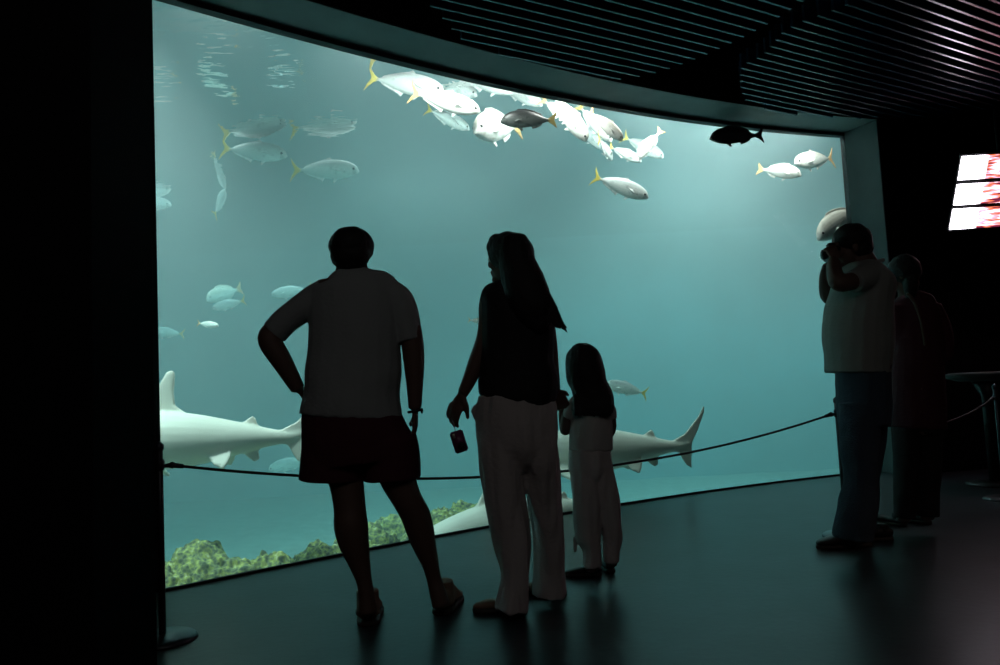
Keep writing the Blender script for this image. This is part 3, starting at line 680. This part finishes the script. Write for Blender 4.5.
p.limb([(480, 402, 3, -.02), (473.5, 410, 3.2, -.02, .012), (477, 420, 3, -.02)], bm)
p.add('trousers', bm, M['linen'], .007, 6, .017, 7, (1.8, 1.8, .35))
bm = bmesh.new(); hc = p.P(508.5, 252.5, -.012)
add_ell(bm, hc, (Vector((.93, -.36, 0)), Vector((.36, .93, 0)), Z3), (.091, .086, .096), 24)
p.limb([(513, 240, 15, -.03, .075), (515, 252, 19.5, -.04, .085), (517.5, 264, 19, -.05, .085), (522, 279, 21.5, -.07, .08), (528.5, 297, 22.5, -.09, .07), (533, 309, 20, -.10, .055), (536, 318, 17, -.10, .04), (539, 326, 11, -.10, .03), (541, 331, 6, -.10, .02)], bm)
rnd = random.Random(3)
for k in range(26):
    t = rnd.random(); x0 = 526 + 10 * t; ln = rnd.uniform(.5, 1)
    a = rnd.uniform(-1, 1)
    xe = 538 + 26 * t; ye = 316 + 11 * t - 5 * abs(a)
    p.limb([(516 + 14 * t, 254, 3, -.07), (521 + 19 * t + a, 276, 3, -.09 - .02 * a), (528 + 21.5 * t - a, 296, 3, -.11), (532 + 24.5 * t + a, 309, 2.4, -.12), (xe, ye, 1.2, -.12), (xe + 2 + 2.5 * t * ln, ye + 4 + 3 * ln, .8, -.12)], bm, sub=3, seg=8)
for (cx, cy, r) in ((497.5, 243, 9.5), (494, 247, 8), (492.5, 253, 5)):
    add_ell(bm, p.P(cx, cy, .0), (X3, Y3, Z3), (r * .0045, .05, r * .0045), 12)
p.add('hair', bm, M['hair'], .0045, 2, .003, 30, (1, 1, .5))
p.shoe(atz(526, 611, 0), (-1, .08), .235, M['shoe_tan'], M['sole'], .05)
p.shoe(atz(566, 596, 0), (-.93, .35), .235, M['shoe_tan'], M['sole'], .05)
# compact camera dangling from its strap
c = p.P(459, 441.5, -.01); cam = thing('compact_camera', 'small purple camera dangling by its strap from the woman\'s hand', 'camera', c)
rot = Matrix.Rotation(math.radians(-16), 4, 'Y').inverted()
def cpart(name, bm, m, par=cam):
    bm.transform(Matrix.Rotation(math.radians(-15), 4, 'Y')); return link_bm(name, bm, m, par)
bm = bmesh.new(); add_box(bm, -.030, .030, -.011, .011, -.049, .049); bmesh.ops.bevel(bm, geom=bm.edges[:], offset=.006, segments=3, affect='EDGES'); cpart('camera_body', bm, M['purple'])
bm = bmesh.new(); add_tube(bm, [(.006, -.011, -.022), (.006, -.019, -.022)], .018, 20, 1, 0); cpart('lens_ring', bm, M['metal'])
bm = bmesh.new(); add_tube(bm, [(.006, -.019, -.022), (.006, -.021, -.022)], .012, 20, 1, 0); cpart('lens', bm, M['lens'])
bm = bmesh.new(); add_box(bm, -.02, -.008, -.0125, -.009, .02, .04); cpart('flash', bm, M['eye'])
hp = p.P(452.5, 420, 0) - c
bm = bmesh.new(); add_tube(bm, [(-.014, 0, .046), ((-.014 + hp.x) / 2, .0, (.046 + hp.z) / 2 + .004), tuple(hp)], .0018, 8, 2); link_bm('strap', bm, M['purple'], cam)

# ---- little girl
p = Person('small girl with long dark hair in pale top and trousers', 3.86, tuple(atz(596, 577, 0)))
p.head(p.P(583.5, 364), (-.35, 1, 0), .185)
p.limb([(585, 378, 7.5, 0, .035), (587, 388, 7.5, 0, .035), (588, 396, 9, 0, .04)])
p.limb([(589, 396, 14, 0, .045), (590, 405, 18, 0, .055), (590.5, 425, 19, 0, .07), (590.5, 450, 19.5, 0, .075), (591, 468, 19, 0, .075)], cap=.3)
p.limb([(577, 401, 6.5), (569.5, 412, 6), (566, 425, 5.8), (565.3, 430, 5.5, .03), (563.3, 420, 4.8, .09), (562, 411, 4, .13)])
p.limb([(603, 401, 6.5), (609, 414, 6), (611, 427, 5.5, .03), (608, 434, 5, .08), (601, 436, 4, .14)])
p.hand(p.P(562, 411, .13), (-.15, .3, 1), (.2, 1, -.2), L=.115, side=1, curl=.35, spread=1.6)
p.hand(p.P(601, 436, .14), (-.8, .3, .1), (0, -.3, -1), L=.115, side=1)
p.limb([(584, 465, 9.5), (586, 500, 9, -.01), (589, 530, 7, -.02), (591.5, 555, 5.5, -.02), (591, 570, 6, -.02)])
p.limb([(601, 465, 9.5), (606, 500, 8.5, .01), (610, 525, 6.5, .02), (611.5, 548, 5.3, .03), (611, 565, 6, .03)])
p.finish(.005)
bm = bmesh.new()
p.limb([(588, 393, 10, 0, .045), (589, 398, 17, 0, .055), (590.3, 406, 20.3, 0, .07), (590.8, 420, 21.3, 0, .08), (590.8, 434, 21.8, 0, .085), (591, 446, 22, 0, .087), (591, 450, 22, 0, .087)], bm, cap=.08)
p.limb([(579, 401, 8), (572, 410, 7.6), (569, 419, 7.2)], bm, cap=.1); p.limb([(602, 401, 8), (608.5, 410, 7.6), (610, 419, 7)], bm, cap=.1)
p.add('blouse', bm, M['white_cloth'], .006, 4, .004, 10)
bm = bmesh.new()
p.limb([(590.3, 450, 21.2, 0, .083), (590.3, 460, 22, 0, .087), (591, 470, 22.4, 0, .085), (592, 480, 18, 0, .06)], bm, cap=.1)
p.limb([(583.5, 462, 13, 0, .075), (584, 480, 14, 0, .08), (585.7, 504, 14.6, -.01, .078), (587.2, 522, 13.5, -.01, .07), (588.6, 538, 12, -.02, .06), (591, 550, 9.5, -.02, .05), (591.7, 567, 9, -.02, .05)], bm, cap=.08)
p.limb([(601, 462, 11, 0, .075), (603.8, 480, 12, .01, .078), (607, 500, 11.6, .01, .072), (610, 520, 10, .02, .06), (612.3, 538, 10.3, .03, .055), (611.5, 552, 8.8, .03, .05), (611.5, 561, 8.6, .03, .05)], bm, cap=.08)
for (x, y_, h_) in ((574.5, 545, 4), (619, 533, 4)): p.limb([(x, y_ - 8, 1.4), (x + 1, y_, 1.6), (x + .5, y_ + h_ + 2, 1.1)], bm)
p.add('trousers', bm, M['linen'], .006, 5, .012, 9, (1.8, 1.8, .4))
bm = bmesh.new()
p.limb([(583.5, 346, 9, -.01, .04), (583.5, 352, 15.8, -.02, .07), (584, 362, 18.6, -.02, .085), (585.5, 374, 19.8, -.03, .085), (589, 386, 18.4, -.04, .07), (593.2, 399, 20.8, -.05, .06), (592.5, 411, 20.8, -.06, .045), (592.5, 414.5, 19, -.06, .03)], bm, cap=.4)
rnd = random.Random(8)
for k in range(12):
    x = 575 + 3.1 * k; p.limb([(x, 395, 2.6, -.09), (x + .6, 407, 2.4, -.10), (x + .5, 415 + rnd.uniform(-1.5, 1.5), 1.2, -.10)], bm, seg=8)
p.add('hair', bm, M['hair'], .005, 2, .003, 30, (1, 1, .4))
g = atz(601, 577, 0); p.shoe(Vector((g.x, g.y, 0)), (-.93, .25), .185, M['shoe_dark'], M['sole'], .075)
g = atz(611, 574, 0); p.shoe(Vector((g.x, g.y, 0)), (-.12, 1), .185, M['shoe_dark'], M['sole'], .075, wsc=1.15)

# ---- man taking a photograph
p = Person('man in pale polo shirt and jeans holding a camera to his face', 4.16, tuple(atz(858, 546, 0)))
p.head(p.P(850, 247), (-1, .12, -.05), .228)
p.limb([(860, 256, 12, 0, .06), (865, 266, 13.5, 0, .065), (868, 276, 16, 0, .08)])
p.limb([(866, 276, 20, 0, .15), (863, 300, 25, 0, .16), (859, 330, 29, 0, .16), (861, 355, 23, 0, .14), (863, 385, 20, 0, .13), (864, 405, 17, 0, .12)], cap=.3)
p.limb([(866, 277, 9, -.13), (852, 281, 9, -.20), (840, 283, 9, -.22), (836, 278, 8.3, -.20), (834, 268, 7.2, -.14), (834, 261, 6, -.10)])
p.limb([(862, 280, 12, .16), (845, 292, 10, .18), (831, 297, 8.3, .18), (827.5, 291, 8, .16), (826.5, 277, 7, .12), (829, 265, 5.8, .09)])
p.hand(p.P(836, 262, -.10), (-.12, .30, .95), (.1, .9, -.2), L=.15, side=-1, curl=.8)
p.hand(p.P(830, 265, .09), (-.02, -.30, .95), (.1, -.9, -.1), L=.15, side=1, curl=.8)
p.limb([(862, 412, 15, -.04, .07), (860, 450, 14, -.07, .075), (861, 490, 12, -.07), (861, 530, 8, -.06), (862, 540, 8, -.06)])
p.limb([(868, 412, 14, .04, .07), (869, 450, 12, .1, .07), (868, 490, 8, .12), (866, 520, 7, .14), (868, 532, 7, .15)])
p.finish()
bm = bmesh.new()
p.limb([(869, 261, 10, 0, .075), (868, 267, 18, 0, .12), (866.5, 273, 24, 0, .165), (865, 282, 28, 0, .185), (862, 296, 29.5, 0, .19), (859.5, 310, 31.5, 0, .19), (858, 325, 33.3, 0, .19), (857.7, 340, 33.3, 0, .19), (857.7, 352, 32, 0, .185), (857.5, 366, 30.7, 0, .18), (857.5, 373, 30.5, 0, .18)], bm, cap=.06)
p.limb([(870, 276, 15, -.09), (861, 279, 13.5, -.17), (853, 282, 11.5, -.21)], bm, cap=.1)
p.limb([(866, 277, 13, .13), (855, 284, 12.5, .18), (847, 290, 11.5, .19)], bm, cap=.1)
p.add('polo_shirt', bm, M['polo'], .008, 4, .007, 6)
bm = bmesh.new(); c0, c1 = p.P(863, 263), p.P(871, 260.5)
ring = []
for a in np.linspace(0, 2 * math.pi, 21): ring.append(Vector((c1.x - .012 + .068 * math.cos(a), c1.y + .075 * math.sin(a), c1.z - .022 + .020 * math.cos(a))))
add_tube(bm, ring, .012, 8); p.add('collar', bm, M['polo'], .005, 2)
bm = bmesh.new()
p.limb([(862, 358, 26, 0, .165), (862.5, 376, 24.3, 0, .17), (863, 392, 24.5, 0, .17), (864, 410, 24, 0, .165), (864.5, 425, 22.5, .0, .16)], bm, cap=.08)
p.limb([(861, 405, 21, -.06, .1), (860, 430, 19.2, -.07, .1), (859.5, 455, 17.5, -.08, .095), (861, 478, 15.8, -.08, .09), (858.5, 500, 17.6, -.08, .09), (854.5, 520, 19.5, -.07, .09), (853, 538, 19.5, -.06, .09)], bm, cap=.05)
p.limb([(868, 405, 18, .08, .1), (869, 440, 15, .1, .09), (868, 480, 10, .12, .085), (865, 515, 10.5, .14, .08), (864, 530, 11, .16, .08)], bm, cap=.05)
p.add('jeans', bm, M['jeans'], .008, 4, .009, 8, (1, 1, .8))
bm = bmesh.new(); c = p.P(852, 239.5)
add_ell(bm, c, (X3, Y3, Z3), (.105, .090, .090), 24); add_ell(bm, c + Vector((.035, 0, -.045)), (X3, Y3, Z3), (.07, .082, .08), 20)
p.add('hair', bm, M['hair'], .006, 2, .003, 40)
g = atz(870, 546, 0); p.shoe(Vector((g.x, g.y, 0)), (-1, -.03), .30, M['shoe_dark'], M['sole'], .08)
g = atz(892, 540, 0); p.shoe(Vector((g.x, g.y, 0)), (-1, .05), .28, M['shoe_dark'], M['sole'], .07)
c = p.P(831.5, 253.5); cam = thing('camera', 'black camera held to the face of the man in the polo shirt', 'camera', c)
bm = bmesh.new(); add_box(bm, -.028, .028, -.062, .062, -.038, .036); bmesh.ops.bevel(bm, geom=bm.edges[:], offset=.008, segments=3, affect='EDGES'); link_bm('camera_body', bm, M['camblack'], cam)
bm = bmesh.new(); add_box(bm, -.02, .02, -.022, .022, .033, .058); bmesh.ops.bevel(bm, geom=bm.edges[:], offset=.007, segments=2, affect='EDGES'); link_bm('viewfinder', bm, M['camblack'], cam)
bm = bmesh.new(); add_loft(bm, [(-.026, 0, -.004, .028, .028), (-.052, 0, -.004, .027, .027), (-.054, 0, -.004, .023, .023)], 20, 1, cap=0); l = link_bm('lens_barrel', bm, M['camblack'], cam)
bm = bmesh.new(); add_loft(bm, [(-.0535, 0, -.004, .02, .02), (-.056, 0, -.004, .018, .018)], 20, 1, cap=.1); link_bm('lens', bm, M['lens'], l)

# ---- visitor behind him
p = Person('dim person in dark maroon coat standing behind the photographing man', 4.62, tuple(atz(915, 525, 0)))
p.head(p.P(903, 274), (-.75, .6, 0), .215)
p.limb([(906, 284, 9, 0, .05), (908, 293, 9.5, 0, .05), (910, 302, 14, 0, .06)])
p.limb([(913, 302, 20, 0, .08), (916, 330, 21, 0, .10), (916, 370, 22, 0, .11), (916, 410, 23, 0, .12), (916, 432, 22, 0, .12)], cap=.3)
p.limb([(932, 308, 8.5), (942, 332, 8, .0), (944, 352, 7.5, .02), (935, 366, 6, .10), (924, 370, 5, .18)])
p.limb([(895, 308, 8.5), (896, 332, 8, .02), (897, 352, 7.5, .05), (905, 364, 6, .12), (912, 370, 5, .18)])
p.hand(p.P(924, 370, .18), (-.9, .1, -.1), (0, -.5, .8), L=.16, side=1)
p.hand(p.P(912, 370, .18), (.9, .1, -.1), (0, -.5, .8), L=.16, side=-1)
p.limb([(906, 425, 12), (905, 470, 10), (904, 510, 6.5), (904, 520, 7)])
p.limb([(926, 425, 12), (927, 470, 10), (927, 508, 6.5), (927, 518, 7)])
p.finish(.007)
bm = bmesh.new()
p.limb([(909, 293, 10, 0, .06), (911, 299, 18, 0, .08), (914, 308, 23, 0, .10), (917, 330, 24, 0, .115), (918, 370, 25, 0, .125), (918, 405, 26, 0, .135), (918, 428, 26, 0, .135)], bm, cap=.05)
p.limb([(930, 306, 11), (940, 330, 10.5), (943, 352, 9.5, .02), (936, 364, 8, .09)], bm, cap=.1)
p.limb([(898, 306, 11), (898, 330, 10.5), (899, 352, 9.5, .05), (905, 362, 8, .10)], bm, cap=.1)
p.add('coat', bm, M['maroon'], .008, 4, .006, 7)
bm = bmesh.new()
p.limb([(917, 415, 24, 0, .12), (917, 432, 24, 0, .12)], bm, cap=.1)
p.limb([(907, 425, 13.5, 0, .1), (906, 465, 12), (905, 505, 10.5), (905, 518, 10.5)], bm, cap=.05)
p.limb([(927, 425, 13.5, 0, .1), (928, 465, 12), (928, 505, 10.5), (928, 516, 10.5)], bm, cap=.05)
p.add('trousers', bm, M['black_cloth'], .008, 4, .006, 7)
bm = bmesh.new(); c = p.P(904.5, 270.5)
add_ell(bm, c, (X3, Y3, Z3), (.092, .096, .10), 24); p.limb([(910, 275, 8, -.04), (911, 287, 7, -.06), (910, 298, 4, -.06)], bm)
p.add('hair', bm, M['hair'], .006, 2, .003, 40)
bm = bmesh.new(); p.limb([(907, 294, 1.6, -.09), (911, 297.5, 1.9, -.10), (915, 304, 1.4, -.105), (921, 322, 1.3, -.12), (925, 345, 1.2, -.13)], bm, seg=8); p.add('bag_strap', bm, M['skin'], 0)
g = atz(905, 527, 0); p.shoe(Vector((g.x, g.y, 0)), (-.5, .85), .25, M['shoe_dark'], M['sole'], .06)
g = atz(930, 525, 0); p.shoe(Vector((g.x, g.y, 0)), (-.5, .85), .25, M['shoe_dark'], M['sole'], .06)

# ------------------------------------------------------------------ lit displays hanging at the right
def screen_mat(name, seed, strength=11):
    m = bpy.data.materials.new(name); m.use_nodes = True; nt = m.node_tree; nt.nodes.clear()
    out = nt.nodes.new('ShaderNodeOutputMaterial'); em = nt.nodes.new('ShaderNodeEmission'); em.inputs[1].default_value = strength
    tc = nt.nodes.new('ShaderNodeTexCoord'); mp = nt.nodes.new('ShaderNodeMapping'); mp.inputs['Location'].default_value = (seed * 2.3, seed, 0); mp.inputs['Scale'].default_value = (5, 1, 34)
    nt.links.new(tc.outputs['Object'], mp.inputs[0])
    nz = nt.nodes.new('ShaderNodeTexNoise'); nz.inputs['Scale'].default_value = 1.1; nz.inputs['Detail'].default_value = 2; nt.links.new(mp.outputs[0], nz.inputs[0])
    cr = nt.nodes.new('ShaderNodeValToRGB'); e = cr.color_ramp.elements; e[0].position = .40; e[0].color = (.02, .002, .006, 1); e[1].position = .62; e[1].color = (.5, .36, .42, 1)
    x = e.new(.47); x.color = (.14, .03, .012, 1); x = e.new(.55); x.color = (.16, .07, .11, 1)
    nt.links.new(nz.outputs['Fac'], cr.inputs[0])
    # the left part of each strip is a plain white picture
    sp = nt.nodes.new('ShaderNodeSeparateXYZ'); nt.links.new(tc.outputs['Object'], sp.inputs[0])
    mr = nt.nodes.new('ShaderNodeMapRange'); mr.inputs[1].default_value = .16; mr.inputs[2].default_value = .24; nt.links.new(sp.outputs['X'], mr.inputs[0])
    mx = nt.nodes.new('ShaderNodeMix'); mx.data_type = 'RGBA'; mx.inputs[6].default_value = (.95, .9, 1, 1); nt.links.new(mr.outputs[0], mx.inputs[0]); nt.links.new(cr.outputs[0], mx.inputs[7])
    nt.links.new(mx.outputs[2], em.inputs[0]); nt.links.new(em.outputs[0], out.inputs[0]); return m
YT, YB = 6.50, 6.79
tl, bl = S(962, 156.5, YT), S(949.5, 229.5, YB)
dn = (bl - tl); Hd = dn.length; dn.normalize(); rx = S(1000, 155, YT) - tl; rx = Vector((1, rx.y / rx.x, 0)).normalized(); rx = (rx - dn * rx.dot(dn)).normalized(); nr = rx.cross(dn)
root = thing('information_display', 'bank of three bright white and pink picture strips hanging at the right edge', 'display', tl)
if nr.y < 0: nr = -nr
Mx = Matrix((rx, nr, -dn)).transposed().to_4x4()
def dpart(name, bm, m, o=None):
    bm.transform(Mx); return link_bm(name, bm, m, root, smooth=False)
bm = bmesh.new(); add_box(bm, -.012, 1.9, .004, .03, -Hd - .02, .02); dpart('housing', bm, M['camblack'])
for k, (z0, z1) in enumerate(((0, .315), (.375, .66), (.715, 1.0))):
    bm = bmesh.new(); add_box(bm, 0, 1.88, -.004, .004, -z1 * Hd, -z0 * Hd)
    o = link_bm('screen', bm, screen_mat('lit picture strip %d' % k, k + 1), root, smooth=False); o.matrix_local = Mx
bm = bmesh.new()
for x in (.35, 1.5):
    a = rx * x + nr * .06; add_tube(bm, [a, a + Vector((0, 0, CZ - .005 - tl.z - .02 * 0))], .010, 10)
link_bm('rod', bm, M['camblack'], root)

# ------------------------------------------------------------------ round table / kiosk at the right
c = S(986, 372, 6.3); kx = thing('display_table', 'dim grey round topped table on a stem behind the right rope post', 'table', (c.x, 6.3, 0))
bm = bmesh.new(); add_tube(bm, [(0, 0, c.z - .07), (0, 0, c.z - .045), (0, 0, c.z - .01), (0, 0, c.z)], [.2, .29, .30, .27], 40, 1, 0); link_bm('table_top', bm, mat('dark grey laminate', (.035, .04, .04), .8), kx)
bm = bmesh.new(); add_tube(bm, [(0, 0, .02), (0, 0, c.z - .2), (0, 0, c.z - .06)], [.05, .05, .12], 24, 1, 0); link_bm('stem', bm, M['camblack'], kx)
bm = bmesh.new(); add_tube(bm, [(0, 0, 0), (0, 0, .015), (0, 0, .03)], [.22, .22, .1], 32, 1, 0); link_bm('foot', bm, M['camblack'], kx)
